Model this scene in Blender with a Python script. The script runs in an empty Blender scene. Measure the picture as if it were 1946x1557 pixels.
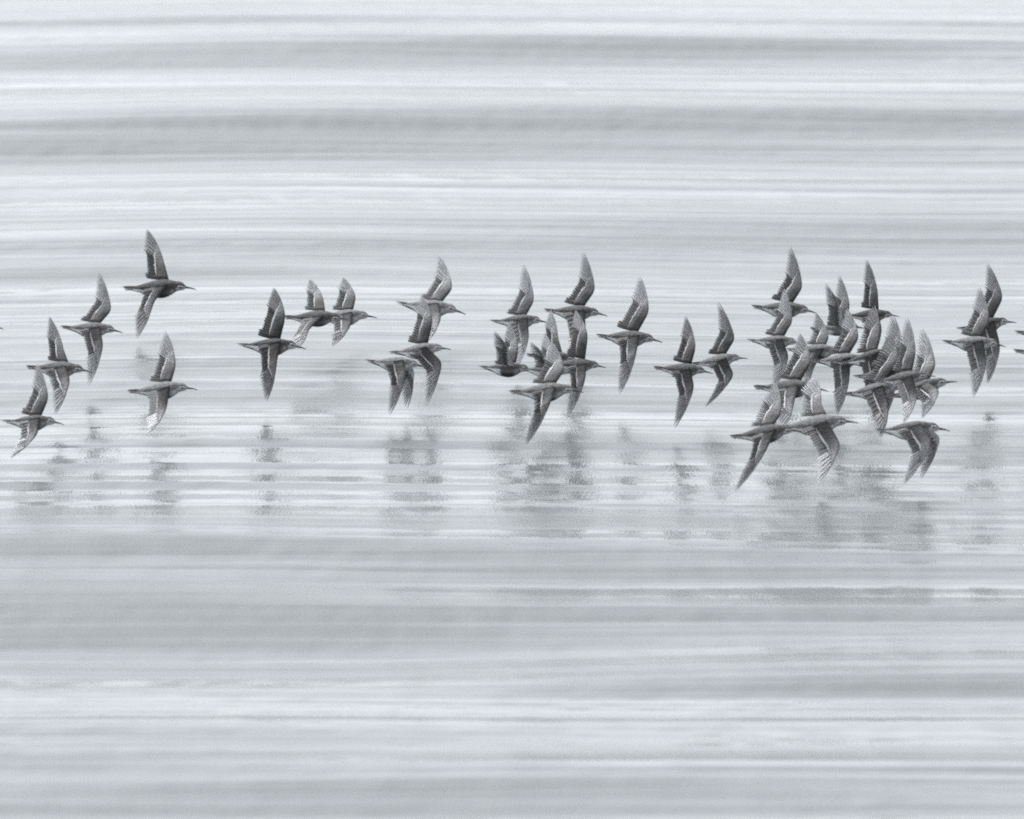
import bpy, math, random
import numpy as np
from mathutils import Vector, Matrix

R = math.radians
scene = bpy.context.scene
COL = scene.collection

# ------------------------------------------------------------------ camera
PITCH = R(9.0)                 # telephoto lens looking slightly down on the water
DIST = 24.0                    # metres to the water in the middle of the frame
F_PX = DIST / 0.00152          # focal length in photograph pixels (1946 wide)
CAM_H = DIST * math.sin(PITCH)
cam_data = bpy.data.cameras.new('camera')
cam_data.sensor_fit = 'HORIZONTAL'
cam_data.angle = 2 * math.atan(973.0 / F_PX)
cam_data.clip_start = 0.5
cam_data.clip_end = 20000
cam_data.dof.use_dof = True
cam_data.dof.focus_distance = DIST * 1.0
cam_data.dof.aperture_fstop = 5.6
cam = bpy.data.objects.new('camera', cam_data)
cam.location = (0, 0, CAM_H)
cam.rotation_euler = (math.pi / 2 - PITCH, 0, 0)
COL.objects.link(cam)
scene.camera = cam

# ------------------------------------------------------------------ sky, sun, exposure
SUN_EL, SUN_AZ = R(60), R(330)          # veiled sun, high beyond the flock and a little to the left
world = bpy.data.worlds.new('World')
scene.world = world
world.use_nodes = True
wn, wl = world.node_tree.nodes, world.node_tree.links
wn.clear()
sky = wn.new('ShaderNodeTexSky')
sky.sky_type = 'NISHITA'
sky.sun_disc = False
sky.sun_elevation = SUN_EL
sky.sun_rotation = SUN_AZ
sky.air_density = 1.0
sky.dust_density = 3.0
sky.ozone_density = 1.0
hsv = wn.new('ShaderNodeHueSaturation')   # overcast: the cloud veil takes the blue out of the sky
hsv.inputs['Saturation'].default_value = 0.03
tint = wn.new('ShaderNodeMix'); tint.data_type = 'RGBA'; tint.blend_type = 'MULTIPLY'
tint.inputs[0].default_value = 1.0
tint.inputs[7].default_value = (0.958, 1.0, 1.030, 1)
bg = wn.new('ShaderNodeBackground')
bg.inputs['Strength'].default_value = 0.15
wo = wn.new('ShaderNodeOutputWorld')
wl.new(sky.outputs[0], hsv.inputs['Color'])
wl.new(hsv.outputs[0], tint.inputs[6])
wl.new(tint.outputs[2], bg.inputs[0])
wl.new(bg.outputs[0], wo.inputs[0])

sun_data = bpy.data.lights.new('sun', 'SUN')
sun_data.energy = 1.3
sun_data.angle = R(11)
sun_data.color = (1.0, 0.99, 0.975)
sun = bpy.data.objects.new('sun', sun_data)
# Nishita: rotation 0 puts the sun at +Y, growing clockwise seen from above
sd = Vector((math.sin(SUN_AZ) * math.cos(SUN_EL), math.cos(SUN_AZ) * math.cos(SUN_EL), math.sin(SUN_EL)))
sun.rotation_euler = sd.to_track_quat('Z', 'Y').to_euler()
sun.location = (0, 0, 30)
COL.objects.link(sun)

scene.view_settings.view_transform = 'Standard'
scene.view_settings.look = 'None'
scene.view_settings.gamma = 1.0
scene.view_settings.use_curve_mapping = False
scene.view_settings.exposure = 1.2
scene.render.engine = 'CYCLES'
scene.cycles.max_bounces = 6
scene.cycles.pixel_filter_type = 'BLACKMAN_HARRIS'
scene.cycles.filter_width = 2.0
scene.cycles.use_denoising = False

# ------------------------------------------------------------------ surveying: where a point of the photograph lies in the place
CP, SP = math.cos(PITCH), math.sin(PITCH)
def ray(u, v):
    x, yv = (u - 973.0) / F_PX, (778.5 - v) / F_PX
    return Vector((x, CP + yv * SP, -SP + yv * CP))
def at_height(u, v, z):
    d = ray(u, v); k = (z - CAM_H) / d.z
    return Vector((0, 0, CAM_H)) + d * k
def at_depth(u, v, y):
    d = ray(u, v); k = y / d.y
    return Vector((0, 0, CAM_H)) + d * k

# ------------------------------------------------------------------ materials
def new_mat(name):
    m = bpy.data.materials.new(name); m.use_nodes = True
    nt = m.node_tree; nt.nodes.clear()
    out = nt.nodes.new('ShaderNodeOutputMaterial')
    return m, nt, out
def node(nt, kind, **kw):
    n = nt.nodes.new(kind)
    for k, v in kw.items(): setattr(n, k, v)
    return n

def water_material():
    m, nt, out = new_mat('estuary_water')
    L = nt.links
    p = node(nt, 'ShaderNodeBsdfPrincipled')
    p.inputs['Base Color'].default_value = (0.085, 0.092, 0.097, 1)
    p.inputs['IOR'].default_value = 1.333
    ra = node(nt, 'ShaderNodeAttribute', attribute_name='ruffle')
    rm = node(nt, 'ShaderNodeMapRange'); rm.inputs['From Max'].default_value = 1.7
    rm.inputs['To Min'].default_value = 0.165; rm.inputs['To Max'].default_value = 0.54
    mp = node(nt, 'ShaderNodeMapping'); mp.inputs['Scale'].default_value = (1 / 6.0, 1 / 0.24, 1)
    no = node(nt, 'ShaderNodeTexNoise'); no.inputs['Scale'].default_value = 1.0; no.inputs['Detail'].default_value = 4; no.inputs['Roughness'].default_value = 0.78
    tq = node(nt, 'ShaderNodeTexCoord'); L.new(tq.outputs['Object'], mp.inputs[0]); L.new(mp.outputs[0], no.inputs['Vector'])
    ma = node(nt, 'ShaderNodeMath', operation='MULTIPLY_ADD'); ma.inputs[1].default_value = 3.8; ma.inputs[2].default_value = -1.92
    L.new(no.outputs['Fac'], ma.inputs[0])
    ad0 = node(nt, 'ShaderNodeMath', operation='ADD'); L.new(ma.outputs[0], ad0.inputs[0]); L.new(ra.outputs['Fac'], ad0.inputs[1])
    L.new(ad0.outputs[0], rm.inputs['Value']); L.new(rm.outputs[0], p.inputs['Roughness'])
    tc = node(nt, 'ShaderNodeTexCoord')
    total = None
    #  (wavelength across in m, length along the crest in m, slope, detail, turn)
    layers = [(0.62, 11.0, 0.120, 1.0, 0.3), (0.27, 9.0, 0.120, 1.0, -0.25), (0.110, 7.0, 0.090, 1.0, 0.2),
              (0.046, 4.0, 0.050, 1.0, -0.2), (0.30, 0.14, 0.045, 1.0, 0.0), (0.022, 0.006, 0.03, 0.0, 0.0)]
    for i, (wy, wx, sl, det, turn) in enumerate(layers):
        mp = node(nt, 'ShaderNodeMapping')
        mp.inputs['Location'].default_value = (3.7 * i, 11.3 * i, 2.1 * i)
        mp.inputs['Rotation'].default_value = (0, 0, R(turn))
        mp.inputs['Scale'].default_value = (1 / wx, 1 / wy, 1)
        no = node(nt, 'ShaderNodeTexNoise'); no.inputs['Scale'].default_value = 1.0
        no.inputs['Detail'].default_value = det; no.inputs['Roughness'].default_value = 0.55
        L.new(tc.outputs['Object'], mp.inputs['Vector']); L.new(mp.outputs[0], no.inputs['Vector'])
        mu = node(nt, 'ShaderNodeMath', operation='MULTIPLY')
        mu.inputs[1].default_value = sl * wy * 0.9
        L.new(no.outputs['Fac'], mu.inputs[0])
        if total is None: total = mu.outputs[0]
        else:
            ad = node(nt, 'ShaderNodeMath', operation='ADD')
            L.new(total, ad.inputs[0]); L.new(mu.outputs[0], ad.inputs[1]); total = ad.outputs[0]
    bp = node(nt, 'ShaderNodeBump')
    bp.inputs['Strength'].default_value = 1.0; bp.inputs['Distance'].default_value = 1.0
    L.new(total, bp.inputs['Height']); L.new(bp.outputs[0], p.inputs['Normal'])
    L.new(p.outputs[0], out.inputs[0])
    return m

def plumage_material(name, translucent, var=0.35, vscale=9.0, bump=0.004):
    """feathers: colour pattern of the plumage from the mesh, broken up by scaly noise"""
    m, nt, out = new_mat(name); L = nt.links
    at = node(nt, 'ShaderNodeAttribute', attribute_name='plumage')
    tc = node(nt, 'ShaderNodeTexCoord')
    mp = node(nt, 'ShaderNodeMapping'); mp.inputs['Scale'].default_value = (vscale * .55, vscale, vscale)
    no = node(nt, 'ShaderNodeTexNoise'); no.inputs['Scale'].default_value = 3.0; no.inputs['Detail'].default_value = 3
    vo = node(nt, 'ShaderNodeTexVoronoi'); vo.inputs['Scale'].default_value = 5.0
    L.new(tc.outputs['Object'], mp.inputs[0]); L.new(mp.outputs[0], no.inputs['Vector']); L.new(mp.outputs[0], vo.inputs['Vector'])
    sm = node(nt, 'ShaderNodeMath', operation='ADD'); L.new(no.outputs['Fac'], sm.inputs[0]); L.new(vo.outputs['Distance'], sm.inputs[1])
    mr = node(nt, 'ShaderNodeMapRange')
    mr.inputs['From Min'].default_value = 0.55; mr.inputs['From Max'].default_value = 1.2
    mr.inputs['To Min'].default_value = 1 - var; mr.inputs['To Max'].default_value = 1 + var
    L.new(sm.outputs[0], mr.inputs['Value'])
    mx = node(nt, 'ShaderNodeVectorMath', operation='MULTIPLY')
    L.new(at.outputs['Color'], mx.inputs[0]); L.new(mr.outputs[0], mx.inputs[1])
    bp = node(nt, 'ShaderNodeBump'); bp.inputs['Strength'].default_value = 0.6; bp.inputs['Distance'].default_value = bump
    L.new(sm.outputs[0], bp.inputs['Height'])
    p = node(nt, 'ShaderNodeBsdfPrincipled')
    p.inputs['Roughness'].default_value = 0.75; p.inputs['Specular IOR Level'].default_value = 0.25
    L.new(mx.outputs[0], p.inputs['Base Color']); L.new(bp.outputs[0], p.inputs['Normal'])
    if translucent:
        tr = node(nt, 'ShaderNodeBsdfTranslucent'); L.new(mx.outputs[0], tr.inputs['Color'])
        ms = node(nt, 'ShaderNodeMixShader'); ms.inputs[0].default_value = translucent
        L.new(p.outputs[0], ms.inputs[1]); L.new(tr.outputs[0], ms.inputs[2]); L.new(ms.outputs[0], out.inputs[0])
    else: L.new(p.outputs[0], out.inputs[0])
    return m

def horn_material(name, col, rough):
    m, nt, out = new_mat(name)
    p = node(nt, 'ShaderNodeBsdfPrincipled'); p.inputs['Roughness'].default_value = rough
    tc = node(nt, 'ShaderNodeTexCoord'); no = node(nt, 'ShaderNodeTexNoise'); no.inputs['Scale'].default_value = 40
    cr = node(nt, 'ShaderNodeValToRGB')
    cr.color_ramp.elements[0].color = (*[c * .7 for c in col], 1); cr.color_ramp.elements[1].color = (*[c * 1.3 for c in col], 1)
    nt.links.new(tc.outputs['Object'], no.inputs['Vector']); nt.links.new(no.outputs['Fac'], cr.inputs[0])
    nt.links.new(cr.outputs[0], p.inputs['Base Color']); nt.links.new(p.outputs[0], out.inputs[0])
    return m

M_WATER = water_material()
M_BODY = plumage_material('body_plumage', 0, 0.26, 7.0, 0.0025)
M_COVERT = plumage_material('covert_plumage', 0.15, 0.22, 9.0, 0.0025)
M_FLIGHT = plumage_material('flight_feather_vanes', 0.55, 0.15, 14.0, 0.001)
M_BAR = plumage_material('pale_bar_feathers', 0.3, 0.25, 14.0, 0.001)
M_HORN = horn_material('dark_horn', (0.030, 0.031, 0.033), 0.4)
M_EYE = horn_material('dark_eye', (0.012, 0.012, 0.013), 0.12)
M_SKIN = horn_material('dark_leg_skin', (0.045, 0.046, 0.047), 0.6)

# ------------------------------------------------------------------ the water: one sheet to the horizon, low long-crested swells where the birds pass
def axis(fine0, fine1, step, far0, far1):
    a = list(np.arange(fine0, fine1 + 1e-6, step))
    s, x = step, fine1
    while x < far1: s *= 1.25; x += s; a.append(min(x, far1))
    s, x, pre = step, fine0, []
    while x > far0: s *= 1.25; x -= s; pre.append(max(x, far0))
    return np.array(pre[::-1] + a)

#  swells: (row at the left end, row at the right end, half width, slope [+ leans to the lens, - leans away], centre column, half length) surveyed on the photograph
SWELLS = [
    (815, 812, 16, -.06, 600, 1100), (945, 945, 14, -.05, 900, 1300), (1025, 1025, 12, -.05, 1300, 700),
    (10, 12, 14, -.05, 973, 1500), (52, 46, 5, .05, 200, 420), (75, 72, 9, -.05, 1400, 900), (20, 18, 6, .03, 1200, 700),
    (125, 112, 9, .085, 150, 600), (112, 100, 9, .07, 1000, 380), (98, 94, 10, .095, 1350, 480), (108, 112, 8, .05, 1800, 300),
    (152, 146, 22, -.03, 800, 900), (210, 214, 7, -.065, 300, 900), (183, 178, 10, -.02, 1500, 700),
    (240, 236, 14, .05, 100, 900), (249, 246, 9, .085, 640, 320), (288, 286, 12, .085, 60, 420), (262, 262, 26, .055, 1150, 700),
    (222, 224, 12, .06, 1850, 420), (288, 288, 9, .065, 1720, 360), (308, 310, 12, .04, 900, 900),
    (352, 350, 10, -.03, 500, 900), (412, 410, 9, -.04, 500, 800), (392, 390, 4, .04, 1250, 280), (430, 428, 11, .055, 1750, 450), (445, 440, 7, .03, 1200, 400),
    (490, 490, 10, .035, 1000, 1000), (520, 520, 8, .06, 150, 420), (575, 570, 18, -.02, 900, 900), (660, 660, 14, -.02, 200, 400), (690, 700, 24, .03, 900, 900),
    (752, 750, 22, .03, 500, 600), (806, 802, 20, -.075, 420, 640), (868, 872, 12, -.04, 900, 900), (846, 842, 12, .03, 700, 500),
    (925, 922, 5, .05, 200, 340), (950, 948, 16, -.065, 480, 420), (906, 902, 9, -.035, 150, 260), (940, 940, 12, -.03, 1250, 380), (985, 985, 10, .03, 850, 360),
    (1003, 1004, 8, -.045, 120, 240), (1022, 1022, 12, -.055, 1230, 320), (1010, 1008, 12, .03, 1880, 300), (1040, 1040, 24, -.03, 1800, 400),
    (1038, 1034, 13, .085, 250, 480), (1072, 1076, 24, .065, 1050, 420), (1062, 1060, 14, .03, 100, 300),
    (1115, 1135, 26, .06, 60, 460), (1165, 1185, 34, .085, 120, 700), (1162, 1166, 8, .055, 1350, 420), (1188, 1190, 7, .045, 980, 500), (1210, 1220, 22, .05, 560, 420),
    (1130, 1130, 14, -.03, 1500, 600), (1240, 1240, 20, -.02, 1100, 600),
    (1298, 1300, 30, -.055, 420, 620), (1285, 1300, 15, .075, 1830, 440), (1292, 1294, 10, .06, 1150, 320), (1355, 1352, 9, -.03, 900, 800),
    (1376, 1374, 12, -.05, 250, 520), (1412, 1410, 14, -.045, 1350, 520), (1345, 1340, 16, -.02, 1600, 500),
    (1408, 1404, 8, .05, 600, 360), (1432, 1442, 16, .07, 120, 460), (1460, 1462, 12, .03, 1850, 420), (1468, 1466, 8, -.03, 1300, 600),
    (1488, 1494, 13, .075, 640, 420), (1495, 1500, 16, .06, 1200, 520), (1525, 1522, 9, .05, 330, 420), (1530, 1528, 10, .04, 1300, 360), (1545, 1548, 10, -.03, 800, 800),
]
#  patches where the breeze ruffles the water (+) and slicks where it lies smooth (-): rows, half width, amount, centre column, half length
RUFFLES = [
    (62, 56, 12, .35, 200, 500), (126, 104, 18, .8, 500, 900), (98, 104, 16, .8, 1450, 600), (250, 252, 26, .75, 500, 900), (292, 290, 22, .7, 100, 800),
    (262, 258, 44, .8, 1350, 900), (235, 225, 18, .4, 1850, 400), (435, 432, 24, .7, 1750, 700), (480, 470, 50, .5, 1000, 1300), (520, 520, 14, .6, 100, 500), (690, 690, 40, .45, 1000, 1300),
    (752, 752, 20, .4, 500, 700), (848, 845, 12, .35, 800, 500), (985, 985, 12, .4, 900, 600), (1045, 1040, 20, 1.0, 250, 700), (1074, 1074, 26, .7, 1080, 560),
    (1150, 1185, 66, 1.25, 40, 640), (1195, 1215, 36, .4, 700, 600), (1165, 1170, 14, .5, 1400, 600), (1290, 1300, 22, .8, 1850, 560), (1292, 1292, 12, .5, 1150, 500),
    (1436, 1444, 22, .8, 100, 620), (1492, 1500, 24, .8, 800, 900), (1530, 1530, 16, .4, 300, 700), (1410, 1408, 8, .4, 650, 500),
    (12, 12, 20, -.15, 973, 1800), (75, 74, 12, -.3, 1300, 900), (190, 185, 36, -.08, 973, 1800), (812, 806, 26, -.5, 500, 1000), (950, 948, 26, -.5, 600, 800),
    (895, 890, 14, -.4, 900, 1500), (1022, 1022, 16, -.4, 1300, 600), (1325, 1330, 44, -.6, 500, 1000), (1400, 1395, 24, -.35, 1500, 900), (1130, 1130, 18, -.25, 1500, 700),
]
def build_water():
    xs = axis(-4.0, 4.0, 0.12, -4000, 4000)
    ys = axis(13.0, 44.0, 0.022, -4000, 9000)
    X, Y = np.meshgrid(xs, ys)
    S = np.zeros_like(X)
    for (v0, v1, hv, sl, uc, hu) in SWELLS:
        vm = (v0 + v1) / 2
        c = at_height(uc, vm, 0.0)
        ya, yb = at_height(uc, vm - hv, 0).y, at_height(uc, vm + hv, 0).y
        wy = abs(ya - yb) / 2
        mpp = 0.00152 * c.y / DIST
        wx = hu * mpp * 1.6
        tilt = (at_height(uc, v1, 0).y - at_height(uc, v0, 0).y) / (1946 * mpp)
        yy = Y - c.y - tilt * (X - c.x) * 0.35
        gx = np.exp(-np.abs((X - c.x) / wx) ** 2.0)
        # uneven little wander of the crest line so that no edge is ruler straight
        wob = 0.3 * wy * np.sin(X * .5 + v0) + 0.1 * wy * np.sin(X * 1.1 + 2 * v0)
        S += 1.6 * sl * gx * np.exp(-((yy + wob) / wy) ** 2)
    RF = np.full_like(X, .46)
    for (v0, v1, hv, am, uc, hu) in RUFFLES:
        vm = (v0 + v1) / 2; c = at_height(uc, vm, 0.0); mpp = 0.00152 * c.y / DIST
        wy = abs(at_height(uc, vm - hv, 0).y - at_height(uc, vm + hv, 0).y) / 2; wx = hu * mpp * 1.15
        tilt = (at_height(uc, v1, 0).y - at_height(uc, v0, 0).y) / (1946 * mpp)
        yy = Y - c.y - tilt * (X - c.x) * 0.6
        RF += am * np.exp(-((X - c.x) / wx) ** 2) * np.exp(-(yy / wy) ** 2)
    RF = np.clip(RF, 0.12, 1.4)
    dy = np.gradient(ys)[:, None]
    inside = (ys > 13.0) & (ys < 44.0)
    Sf = S * inside[:, None]
    # what goes up comes down: take the slow drift out so that the sheet stays level
    k = 111
    ker = np.hanning(k); ker /= ker.sum()
    idx = np.where(inside)[0]
    for j in range(X.shape[1]):
        col = Sf[idx, j]
        Sf[idx, j] = col - np.convolve(np.pad(col, k // 2, mode='edge'), ker, 'valid') * 0.85
    Sf = np.where(Sf < 0, -.06 * np.tanh(-Sf / .06), .22 * np.tanh(Sf / .22))        # no crest steep enough to hide its own back
    H = np.cumsum(Sf * dy, axis=0)
    end = H[idx[-1], :].copy()
    ramp = np.clip((ys - 13.0) / 31.0, 0, 1)[:, None]
    H = H - ramp * end[None, :]
    H *= inside[:, None]
    fade = np.clip((ys - 13.0) / 3.5, 0, 1) * np.clip((44.0 - ys) / 7.0, 0, 1)
    H *= fade[:, None]
    print('swell height range', H.min(), H.max())
    ny, nx = X.shape
    co = np.stack([X, Y, H], -1).reshape(-1, 3)
    i = np.arange(ny * nx).reshape(ny, nx)
    q = np.stack([i[:-1, :-1], i[:-1, 1:], i[1:, 1:], i[1:, :-1]], -1).reshape(-1, 4)
    me = bpy.data.meshes.new('water')
    me.vertices.add(len(co)); me.vertices.foreach_set('co', co.ravel())
    me.loops.add(q.size); me.loops.foreach_set('vertex_index', q.ravel())
    me.polygons.add(len(q)); me.polygons.foreach_set('loop_start', np.arange(0, q.size, 4)); me.polygons.foreach_set('loop_total', np.full(len(q), 4))
    me.update(calc_edges=True); me.polygons.foreach_set('use_smooth', np.ones(len(q), bool))
    at = me.attributes.new('ruffle', 'FLOAT', 'POINT'); at.data.foreach_set('value', RF.ravel().astype(np.float32))
    me.materials.append(M_WATER)
    o = bpy.data.objects.new('water', me); COL.objects.link(o)
    o['kind'] = 'structure'; o['label'] = 'pale grey rippled water surface streaked with long low swells'
    return H, xs, ys
HGT, XS, YS = build_water()

# ------------------------------------------------------------------ mesh helpers
class MB:
    def __init__(self): self.v, self.f, self.c = [], [], []
    def add(self, verts, faces, cols):
        b = len(self.v)
        self.v += [tuple(p) for p in verts]; self.f += [tuple(b + k for k in f) for f in faces]; self.c += cols
    def mesh(self, name, mat):
        me = bpy.data.meshes.new(name); me.from_pydata(self.v, [], self.f); me.update()
        at = me.color_attributes.new('plumage', 'FLOAT_COLOR', 'POINT')
        at.data.foreach_set('color', np.array([(c, c * 1.0, c * 1.02, 1.0) for c in self.c], dtype=np.float32).ravel())
        me.polygons.foreach_set('use_smooth', [True] * len(me.polygons))
        me.materials.append(mat)
        return me
def link(name, me, parent):
    o = bpy.data.objects.new(name, me); COL.objects.link(o); o.parent = parent
    return o
def lerp(a, b, t): return a + (b - a) * t
def smooth(a, b, x):
    t = min(1, max(0, (x - a) / (b - a))); return t * t * (3 - 2 * t)

# ------------------------------------------------------------------ the sandpiper: one unit long from tail tip (-0.5) to bill tip (+0.5)
PROFILE = [  # t, centre z, half height, half width
    (0.10, .004, .006, .016), (0.16, .002, .019, .034), (0.23, -.004, .040, .054), (0.31, -.010, .074, .080), (0.40, -.016, .108, .103),
    (0.48, -.016, .126, .117), (0.56, -.010, .129, .118), (0.63, .000, .115, .104), (0.69, .012, .091, .080), (0.735, .022, .071, .064),
    (0.775, .026, .065, .060), (0.81, .022, .056, .052), (0.84, .013, .038, .036), (0.862, .004, .018, .017)]
def prof(t):
    P = PROFILE
    if t <= P[0][0]: return P[0][1:]
    for k in range(len(P) - 1):
        if t <= P[k + 1][0]:
            a, b = P[k], P[k + 1]
            p0, p3 = P[max(0, k - 1)], P[min(len(P) - 1, k + 2)]
            s = (t - a[0]) / (b[0] - a[0]); r = []
            for q in (1, 2, 3):
                m0 = (b[q] - p0[q]) / (b[0] - p0[0]) * (b[0] - a[0]); m1 = (p3[q] - a[q]) / (p3[0] - a[0]) * (b[0] - a[0])
                r.append((2*s**3 - 3*s**2 + 1)*a[q] + (s**3 - 2*s**2 + s)*m0 + (-2*s**3 + 3*s**2)*b[q] + (s**3 - s**2)*m1)
            return r
    return P[-1][1:]
def body_colour(t, s, rnd):
    """s runs from -1 (belly) to 1 (back): scaly grey back, streaked breast, dark belly patch, white vent, pale face with a dark eye line"""
    back = 0.070 + 0.025 * rnd.uniform(-1, 1)
    flank = 0.13 + 0.04 * rnd.uniform(-1, 1)
    c = lerp(flank, back, smooth(-0.05, 0.35, s))
    patch = smooth(.40, .44, t) * (1 - smooth(.60, .65, t)) * (1 - smooth(-.45, -.1, s))
    c = lerp(c, 0.035, patch)
    vent = (1 - smooth(.36, .42, t)) * (1 - smooth(0.05, .3, s))
    c = lerp(c, 0.72, vent)
    rump = (1 - smooth(.30, .36, t)) * smooth(.6, .9, s)
    c = lerp(c, 0.06, rump)
    if t > .70:
        head = smooth(.70, .75, t)
        face = 0.40 if s < .1 else 0.15
        if s > .5: face = 0.07
        if .0 < s < .33 and t > .77: face = 0.07      # eye line
        if .33 <= s <= .55 and t > .76: face = 0.5    # brow
        c = lerp(c, face, head)
    elif t > .60 and s < .1:
        c = lerp(c, 0.24 + 0.08 * rnd.uniform(-1, 1), smooth(.60, .66, t))
    return max(0.03, c)
def body_mesh(shade=1.0, seed=5):
    rnd = random.Random(seed); mb = MB(); n, k = 56, 36
    V, F, Cc = [], [], []
    for i in range(n):
        t = .10 + (.862 - .10) * i / (n - 1); zc, hz, hy = prof(t)
        for j in range(k):
            a = 2 * math.pi * j / k
            # back flatter and broader than the keeled breast
            ca, sa = math.cos(a), math.sin(a)
            w = hy * (1 + .10 * sa)
            V.append((t - .5, w * ca, zc + hz * (sa * (0.92 if sa > 0 else 1.05))))
            c_ = body_colour(t, sa, rnd); Cc.append(c_ * shade if c_ < .3 else c_)
    for i in range(n - 1):
        for j in range(k):
            F.append((i*k + j, i*k + (j+1) % k, (i+1)*k + (j+1) % k, (i+1)*k + j))
    F.append(tuple(range(k))[::-1]); F.append(tuple((n-1)*k + j for j in range(k)))
    F = [tuple(f[::-1]) for f in F]
    mb.add(V, F, Cc)
    return mb.mesh('body', M_BODY)
def tube_mesh(name, pts, mat, k=8):
    mb = MB(); V, F = [], []
    for i, (p, ry, rz) in enumerate(pts):
        for j in range(k):
            a = 2 * math.pi * j / k; V.append((p[0], p[1] + ry * math.cos(a), p[2] + rz * math.sin(a)))
    n = len(pts)
    for i in range(n - 1):
        for j in range(k): F.append((i*k + j, (i+1)*k + j, (i+1)*k + (j+1) % k, i*k + (j+1) % k))
    F.append(tuple(range(k))); F.append(tuple((n-1)*k + j for j in range(k))[::-1])
    mb.add(V, F, [.03] * len(V))
    return mb.mesh(name, mat)
def ball_mesh(name, c, r, mat):
    mb = MB(); V, F = [], []; n, k = 7, 10
    for i in range(n):
        th = math.pi * (i + .5) / n
        for j in range(k):
            a = 2 * math.pi * j / k; V.append((c[0] + r*math.sin(th)*math.cos(a), c[1] + .6*r*math.sin(th)*math.sin(a), c[2] + r*math.cos(th)))
    for i in range(n - 1):
        for j in range(k): F.append((i*k + j, (i+1)*k + j, (i+1)*k + (j+1) % k, i*k + (j+1) % k))
    F.append(tuple(range(k))[::-1]); F.append(tuple((n-1)*k + j for j in range(k)))
    mb.add(V, F, [.02] * len(V)); return mb.mesh(name, mat)

def blade(mb, base, d, side, nrm, length, width, c_out, c_in, c_tip, droop=0.0, pointed=0.6, bend=None):
    """one flight feather: two vanes meeting in a raised shaft, rounded towards the tip, thin but closed"""
    prof_w = [(0, .30), (.15, .75), (.45, 1.0), (.75, .86), (.92, .86 - .45*pointed), (1.0, .10)]
    V, F, Cc = [], [], []; th = 0.0013
    for s, w in prof_w:
        p = base + d * (length * s) - nrm * (droop * length * s * s)
        if bend is not None: p = p + bend * (length * s * s)
        hw = width * w * .5
        tip = smooth(.7, 1, s)
        V += [p + side * hw * .8, p + nrm * th * (1.2 - s), p - side * hw * 1.2, p - nrm * th * (1.0 - .8*s)]
        Cc += [lerp(c_out, c_tip, tip), lerp(.5 * (c_out + c_in) * 1.3, c_tip, tip), lerp(c_in, c_tip, tip), lerp(.30, .22, tip)]
    m = len(prof_w)
    for i in range(m - 1):
        b, e = 4*i, 4*(i+1)
        for q in range(4): F.append((b + q, b + (q+1) % 4, e + (q+1) % 4, e + q))
    mb.add(V, F, Cc)

def tail_mesh():
    mb = MB(); n = 10
    for i in range(n):
        s = (i - (n-1)/2) / ((n-1)/2)
        d = Vector((-1, s * .22, -.03 * abs(s))).normalized()
        base = Vector((-.33, s * .030, .012 - .012 * abs(s)))
        cc = 0.12 if abs(s) < .25 else 0.45
        blade(mb, base + Vector((0, 0, .0025 * (n/2 - abs(i - n/2)))), d, Vector((0, 1, 0)), Vector((0, 0, 1)), .172 - .045*abs(s), .030, cc, cc * 1.1, cc * 1.3, 0.02, .9)
    return mb.mesh('tail', M_FLIGHT)

BODIES = [body_mesh(q, 5 + n) for n, q in enumerate((.55, .8, 1.0, 1.3, 1.65))]
BILL = tube_mesh('bill', [((.340, 0, .009), .020, .022), ((.370, 0, .000), .015, .017), ((.41, 0, -.007), .011, .0125), ((.45, 0, -.016), .009, .0095), ((.485, 0, -.028), .0075, .0070), ((.502, 0, -.036), .003, .003)], M_HORN)
EYES = [ball_mesh('eye', (.291, s * .0505, .040), .0125, M_EYE) for s in (1, -1)]
TAIL = tail_mesh()
LEGS = [tube_mesh('leg', [((-.06, s*.040, -.122), .012, .010), ((-.14, s*.036, -.108), .008, .007), ((-.24, s*.022, -.062), .007, .006), ((-.34, s*.018, -.032), .010, .005), ((-.40, s*.02, -.020), .005, .003)], M_SKIN, 6) for s in (1, -1)]

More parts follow.
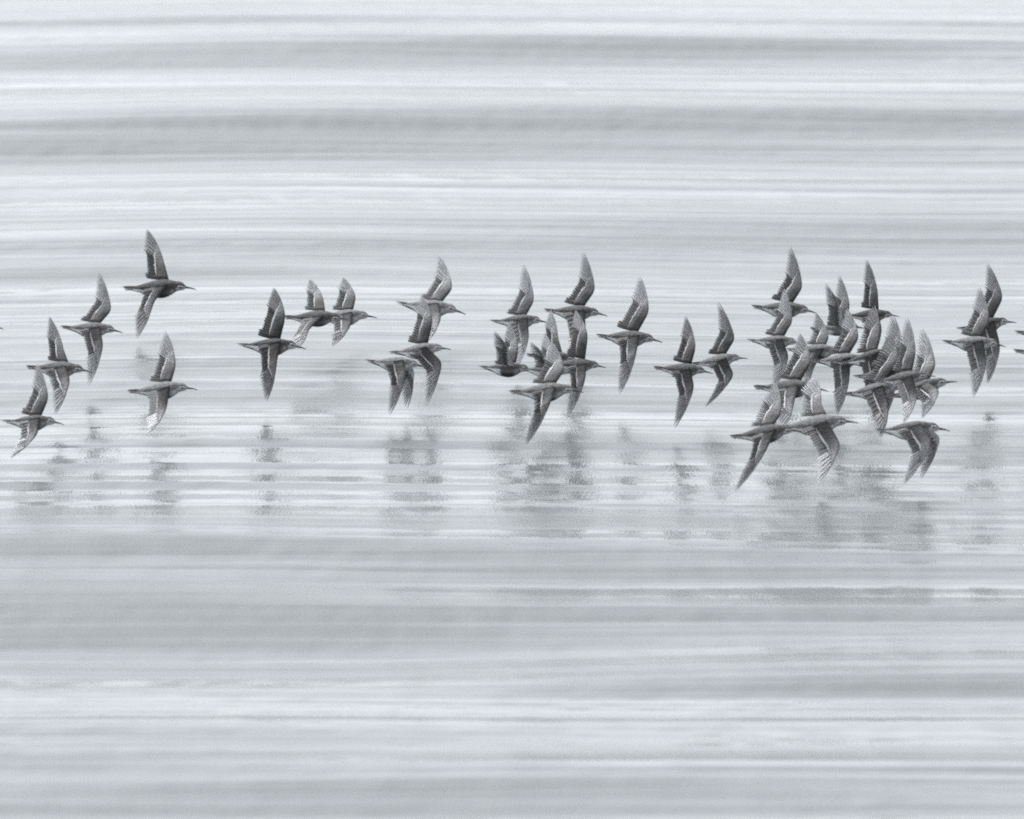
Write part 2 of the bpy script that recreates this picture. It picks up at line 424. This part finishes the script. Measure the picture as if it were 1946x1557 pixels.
# ------------------------------------------------------------------ wings
BACK = Vector((-1, 0, 0))
def build_wing(root, side, S, W, T, rnd, dark=1.0):
    """side +1 = left wing, -1 = right wing; S shoulder, W wrist, T tip, in the bird's own space"""
    a, b = W - S, T - W
    ah, bh = a.normalized(), b.normalized()
    la, lb = a.length, b.length
    db = (bh * .80 + BACK * .72 - ah * .05).normalized()          # feathers growing at the wrist
    dr = (BACK * 1.0 + ah * .22).normalized()                       # and at the shoulder
    def chord(u):
        if u <= 1: return lerp(dr, db, smooth(0, 1, u)).normalized()
        return lerp(db, bh, min(1, (u - 1)) ** .8).normalized()
    def nrm_at(u):
        ax = lerp(ah, bh, smooth(.7, 1.3, u))
        c = chord(min(u, 1.45))
        n = ax.cross(c) * side
        return n.normalized() if n.length > 1e-4 else Vector((0, 0, 1))
    fwd_h = -(db - bh * db.dot(bh)).normalized()
    def lead(u):
        # the wrist is a rounded bend and the hand bows forward a little
        if u < .72: p = S + a * u
        elif u < 1.26:
            t = (u - .72) / .54; p0, p2 = S + a * .72, W + b * .26
            p = p0 * (1-t)**2 + (W + (W - (p0 + p2) * .5) * .25) * (2*t*(1-t)) + p2 * t*t
        else: p = W + b * (u - 1)
        return p + fwd_h * (.030 * math.sin(math.pi * min(1, max(0, (u - .9) / 1.1))) ** 1.5)
    # arm and hand with the coverts: closed aerofoil shell
    mb = MB(); V, F, Cc = [], [], []
    us = [0, .15, .35, .55, .75, .9, 1.0, 1.1, 1.25, 1.4, 1.55, 1.7]
    prf = [(-.04, .0), (.05, .75), (.25, 1.0), (.6, .75), (1.0, .12), (.6, -.12), (.25, -.25), (.05, -.35)]
    tint_ = rnd.uniform(.9, 1.1) * dark
    for u in us:
        if u <= 1: cl, th = lerp(.175, .150, u), lerp(.034, .020, u)
        else: cl, th = lerp(.150, .016, ((u - 1) / .7) ** .8), lerp(.020, .004, (u - 1) / .7)
        c, n, p = chord(u), nrm_at(u), lead(u)
        for k, (x, y) in enumerate(prf):
            V.append(p + c * (cl * x) + n * (th * y))
            if k in (5, 6, 7): Cc.append(.50)
            else: Cc.append(lerp(.38, 1.8, smooth(.4, 1.5, u)) * (.085 if k in (0, 1) else .15 if k in (2, 3) else .24) * tint_ * rnd.uniform(.75, 1.25))
    m = len(prf)
    for i in range(len(us) - 1):
        for k in range(m):
            f = (i*m + k, i*m + (k+1) % m, (i+1)*m + (k+1) % m, (i+1)*m + k)
            F.append(f if side < 0 else f[::-1])
    F.append(tuple(range(m))); F.append(tuple((len(us)-1)*m + k for k in range(m))[::-1])
    mb.add(V, F, Cc)
    wing = link('wing', mb.mesh('wing', M_COVERT), root)
    # ten primaries fanned from the hand
    mp = MB()
    tipgap = rnd.uniform(.85, 1.1)
    for i in range(10):
        s = i / 9
        u = 1 + .02 + .34 * s
        base = lead(u) + chord(u) * lerp(.05, .006, s)
        tip_dir = lerp(db, bh, s ** .75).normalized()
        ln = lerp(.27, lb * .665, s ** 1.1)
        bend = (db - tip_dir * db.dot(tip_dir)) * .16
        if i == 9: ln = (T - base).length; tip_dir = (T - base - bend * ln).normalized()
        n = nrm_at(u); sd = n.cross(tip_dir).normalized() * side
        off = n * (-.004 + .0022 * (i % 2) - .0008 * i)
        blade(mp, base + off, tip_dir, sd * -1, n, ln, lerp(.044, .029, s) * tipgap, min(.8, .32 * tint_), min(.8, lerp(.58, .54, s) * tint_), min(.85, .68 * tint_), rnd.uniform(.02, .05), .8, bend)
    link('primary_feathers', mp.mesh('primary_feathers', M_FLIGHT), wing)
    ms = MB()
    for j in range(13):
        s = j / 12
        u = .04 + .96 * s
        d = chord(u); n = nrm_at(u); sd = n.cross(d).normalized() * side
        base = lead(u) + d * .05 + n * (-.004 + .0022 * (j % 2))
        ln = (.235 if j > 2 else .27) * rnd.uniform(.98, 1.02)
        blade(ms, base, d, sd * -1, n, ln, .050, .13 * tint_, .20 * tint_, (.30 if j > 2 else .28) * tint_, .06, .35)
    link('secondary_feathers', ms.mesh('secondary_feathers', M_FLIGHT), wing)
    # pale bar along the tips of the greater coverts, frayed along its outer edge
    mw = MB(); V, F, Cc = [], [], []; nb = 17
    for j in range(nb):
        s = j / (nb - 1); u = .08 + 1.30 * s
        if u <= 1: cl = lerp(.175, .150, u)
        else: cl = lerp(.150, .016, ((u - 1) / .7) ** .8)
        c, n, p = chord(u), nrm_at(u), lead(u)
        w = .034 * math.sin(math.pi * (.06 + .90 * s)) ** .8 * rnd.uniform(.7, 1.2)
        q = p + c * (cl * .90)
        V += [q + n * .0072, q + c * w * .5 + n * .0085, q + c * w + n * .0045, q + c * w * .5 + n * .002]
        g = .62 * (.55 + .45 * math.sin(math.pi * s)) * rnd.uniform(.8, 1.1)
        Cc += [g * .8, g, g * .7, g * .7]
    for j in range(nb - 1):
        for k in range(4): F.append((4*j + k, 4*j + (k+1) % 4, 4*(j+1) + (k+1) % 4, 4*(j+1) + k))
    F.append((0, 1, 2, 3)); F.append((4*nb-4, 4*nb-3, 4*nb-2, 4*nb-1))
    mw.add(V, F, Cc)
    link('wing_bar', mw.mesh('wing_bar', M_BAR), wing)
    return wing

# ------------------------------------------------------------------ the flock
GROUP = 'sandpipers of the flock flying low over the water'
ARM, HAND = .36, .66
clear_min = []
def make_bird(tail, bill, fw, ft, nw, nt, label, h=0.155, roll=14, yaw=0, dark=1.0, seed=0):
    um, vm = (tail[0] + bill[0]) / 2, (tail[1] + bill[1]) / 2
    for attempt in range(12):                       # fly high enough for the lowered wing to clear the water
        rnd = random.Random(seed * 7 + 3)
        c = at_height(um, vm, h)
        pt, pb = at_depth(*tail, c.y), at_depth(*bill, c.y)
        ln = min(max((pb - pt).length / math.cos(R(yaw)), .165), .225)
        F = (pb - pt).normalized(); F = (F + Vector((0, math.tan(R(yaw)), 0))).normalized()
        Lf = Vector((0, 0, 1)).cross(F).normalized(); U = F.cross(Lf)
        rr = R(roll + rnd.uniform(-14, 12)); 
        U2 = U * math.cos(rr) - Lf * math.sin(rr); L2 = Lf * math.cos(rr) + U * math.sin(rr)
        M = Matrix(((F.x*ln, L2.x*ln, U2.x*ln, c.x), (F.y*ln, L2.y*ln, U2.y*ln, c.y), (F.z*ln, L2.z*ln, U2.z*ln, c.z), (0, 0, 0, 1)))
        Mi = M.inverted(); low = 9; wings = []
        for side, w_, t_ in ((1, fw, ft), (-1, nw, nt)):
            S = Vector((.125, side * .078, .070)); Sw = M @ S
            W0 = at_depth(*w_, Sw.y); d = (W0 - Sw).length
            dy = math.sqrt(max((ARM * ln) ** 2 - d * d, (.25 * ARM * ln) ** 2))
            Wp = at_depth(*w_, Sw.y + side * dy)
            T0 = at_depth(*t_, Wp.y); d = (T0 - Wp).length
            dh = min(math.sqrt(max((HAND * ln) ** 2 - d * d, 0)), .55 * HAND * ln)
            Tp = at_depth(*t_, Wp.y + side * dh * .8)
            low = min(low, Tp.z); wings.append((side, S, Mi @ Wp, Mi @ Tp))
        if low > .035: break
        h += .006
    root = bpy.data.objects.new('sandpiper', None); COL.objects.link(root)
    root.empty_display_size = .02
    root.matrix_world = M
    root['label'] = label; root['category'] = 'bird'; root['group'] = GROUP
    link('body', BODIES[0 if dark < .8 else rnd.choice((1, 2, 3, 4))], root); link('bill', BILL, root); link('tail', TAIL, root)
    dark = dark * rnd.uniform(.85, 1.35)
    for e in EYES: link('eye', e, root)
    for l in LEGS: link('leg', l, root)
    for side, S, Wl, Tl in wings: build_wing(root, side, S, Wl, Tl, rnd, dark)
    clear_min.append((round(low, 3), round(h, 3), round(c.y, 2), label[:40]))
    return root

RAISED = {15, 17, 24}     # both wings up
LOWERED = {10, 36}       # both wings down
BIRDS = [
 # tail, bill, far wrist, far tip, near wrist, near tip, label, options
 ((-116,612),(7,622),(-28,580),(-48,505),(-40,655),(-62,735),'sandpiper cut off by the left edge with only its bill tip showing',{}),
 ((231,548),(374,546),(311,497),(279,434),(292,574),(260,642),'dark winged sandpiper flying highest of all, alone at the upper left',dict(dark=.75,roll=20)),
 ((114,621),(234,630),(212,589),(188,516),(196,657),(168,734),'grey sandpiper left of and lower than the highest bird, wings split straight up and down',{}),
 ((48,699),(176,703),(120,662),(93,600),(133,724),(104,788),'humped sandpiper between the upper left bird and the lowest left bird',dict(h=.17)),
 ((0,801),(122,803),(92,757),(70,690),(71,826),(16,872),'lowest sandpiper at the far left, skimming above pale water with swept wing',dict(h=.12)),
 ((241,745),(375,736),(334,694),(314,628),(316,778),(282,822),'solitary sandpiper low at left, straight below the highest bird',{}),
 ((449,654),(582,661),(542,603),(521,545),(526,686),(507,762),'sharp sandpiper with blackish raised wing and long dark bill, flying alone',dict(dark=.6,roll=10)),
 ((538,603),(664,605),(614,568),(588,528),(586,627),(566,662),'rear sandpiper of the overlapping pair beyond the blackish winged bird',dict(h=.17,dark=.85)),
 ((592,603),(717,601),(676,565),(652,526),(666,620),(630,658),'front sandpiper of the overlapping pair, leading with its bill',dict(h=.135)),
 ((751,577),(886,592),(860,548),(834,483),(838,606),(806,655),'high sandpiper with long slanting dark bill above the crossing two',{}),
 ((693,686),(811,696),(782,644),(760,600),(771,714),(740,790),'sandpiper with sharp dark lowered wing, front of the crossing two',dict(h=.145,dark=.8)),
 ((738,672),(857,660),(822,610),(800,560),(841,690),(809,773),'climbing sandpiper with raised bill, rear of the crossing two',dict(h=.175)),
 ((929,609),(1043,612),(1015,571),(996,501),(1005,641),(982,700),'plump sandpiper flying level with a dark cheek and tall faint wing',{}),
 ((1032,589),(1155,598),(1131,551),(1109,478),(1113,628),(1082,690),'sandpiper with a tall crisp raised wing topping the middle cluster',dict(dark=.85)),
 ((1131,636),(1260,649),(1233,593),(1217,523),(1209,671),(1178,749),'slim dark sandpiper flying clear on the right of the middle cluster',dict(dark=.85)),
 ((908,699),(1020,702),(985,663),(966,612),(973,733),(953,775),'rearmost sandpiper on the left of the middle cluster, back humped',dict(dark=.8)),
 ((1042,690),(1153,698),(1117,638),(1094,588),(1112,722),(1078,795),'round breasted sandpiper with short bill leading the middle cluster',dict(h=.18,dark=.8)),
 ((988,702),(1092,708),(1054,674),(1034,632),(1030,735),(1012,790),'half hidden sandpiper wedged in the heart of the middle cluster',dict(h=.185)),
 ((966,745),(1109,742),(1072,704),(1050,650),(1047,762),(999,846),'lowest sandpiper of the middle cluster with a long lowered wing',dict(h=.15)),
 ((1000,675),(1106,684),(1060,640),(1046,588),(1052,712),(1030,760),'small sandpiper flying at the back of the middle cluster',dict(h=.175)),
 ((1241,699),(1355,707),(1322,660),(1303,600),(1319,738),(1282,814),'sandpiper with bright white rear flank, last of the pair on open water',dict(dark=.85)),
 ((1312,692),(1421,679),(1397,643),(1365,574),(1395,714),(1340,774),'climbing sandpiper with tilted bill, leading the pair on open water',dict(h=.17)),
 ((1426,581),(1554,594),(1525,546),(1503,469),(1504,606),(1474,660),'sandpiper with the tallest raised wing, upper left of the right cluster',{}),
 ((1418,647),(1528,652),(1506,612),(1490,548),(1499,680),(1468,742),'neat sandpiper below the tallest winged bird, with a dark eye stripe',{}),
 ((1538,625),(1646,622),(1615,583),(1595,522),(1612,660),(1578,712),'dark cheeked sandpiper nearly touching the rump of the blackish winged bird ahead, wings raised',dict(dark=.8)),
 ((1606,600),(1706,599),(1668,556),(1647,493),(1676,630),(1648,705),'blackish winged sandpiper at the top right of the right cluster',dict(h=.19,dark=.55)),
 ((1431,737),(1573,738),(1541,690),(1520,632),(1509,763),(1487,815),'level sandpiper at the left of the right cluster over two wide winged birds',dict(h=.165)),
 ((1493,666),(1612,668),(1575,640),(1550,592),(1545,702),(1518,762),'small sandpiper tucked behind the neat striped bird',dict(h=.165)),
 ((1539,686),(1660,684),(1632,642),(1610,585),(1614,722),(1590,790),'sandpiper with a dark pointed tail inside the right cluster',dict(h=.165,dark=.8)),
 ((1592,692),(1716,668),(1672,640),(1662,580),(1672,715),(1650,772),'dark breasted climbing sandpiper in the middle of the right cluster',dict(h=.225,dark=.7)),
 ((1618,715),(1748,706),(1716,664),(1697,596),(1700,748),(1672,806),'sandpiper with a pale tall raised wing near the right end of the right cluster',dict(h=.20)),
 ((1660,726),(1778,712),(1740,672),(1724,602),(1744,752),(1716,806),'dark billed sandpiper wedged behind the foremost climbing bird',dict(h=.225)),
 ((1599,752),(1730,732),(1708,690),(1690,628),(1689,770),(1673,832),'steeply climbing sandpiper with a long dark tail edge above the lowest right bird',dict(h=.165,dark=.85)),
 ((1684,757),(1818,721),(1778,694),(1752,622),(1786,744),(1751,795),'foremost climbing sandpiper at the right end of the right cluster',dict(h=.185)),
 ((1385,829),(1525,818),(1484,786),(1474,726),(1457,854),(1396,936),'nearest sandpiper with a broad lowered wing, leftmost of the low three',dict(h=.145)),
 ((1470,814),(1635,799),(1560,768),(1548,712),(1598,846),(1555,917),'stretched sandpiper in the middle of the low three',dict(h=.16)),
 ((1659,819),(1805,814),(1742,776),(1728,716),(1772,842),(1716,923),'sandpiper with bent lowered wing, rightmost of the low three',dict(h=.145)),
 ((1788,648),(1912,657),(1880,610),(1862,545),(1875,689),(1850,755),'front sandpiper of the stacked pair at the right, flying lower and nearer',dict(h=.145)),
 ((1815,625),(1932,611),(1906,566),(1877,500),(1901,660),(1877,729),'rear climbing sandpiper of the stacked pair at the right, dark shouldered',dict(h=.19,dark=.65)),
 ((1927,632),(2050,640),(2020,596),(2000,525),(2005,668),(1985,740),'upper of two sandpipers cut off by the right edge, tail tip showing',{}),
 ((1925,667),(2048,676),(2018,630),(2000,560),(2004,705),(1980,780),'lower of two sandpipers cut off by the right edge, tail just showing',dict(h=.135)),
]
for i, (ta, bi, fw, ft, nw, nt, lab, opt) in enumerate(BIRDS):
    if i in LOWERED: fw, ft = (nw[0] + 16, nw[1] - 10), (nt[0] + 34, nt[1] - 14)
    if i in RAISED: nw, nt = (fw[0] - 15, fw[1] + 10), (ft[0] - 26, ft[1] + 16)
    make_bird(ta, bi, fw, ft, nw, nt, lab, seed=i, yaw=random.Random(i + 40).uniform(-11, 11), **opt)
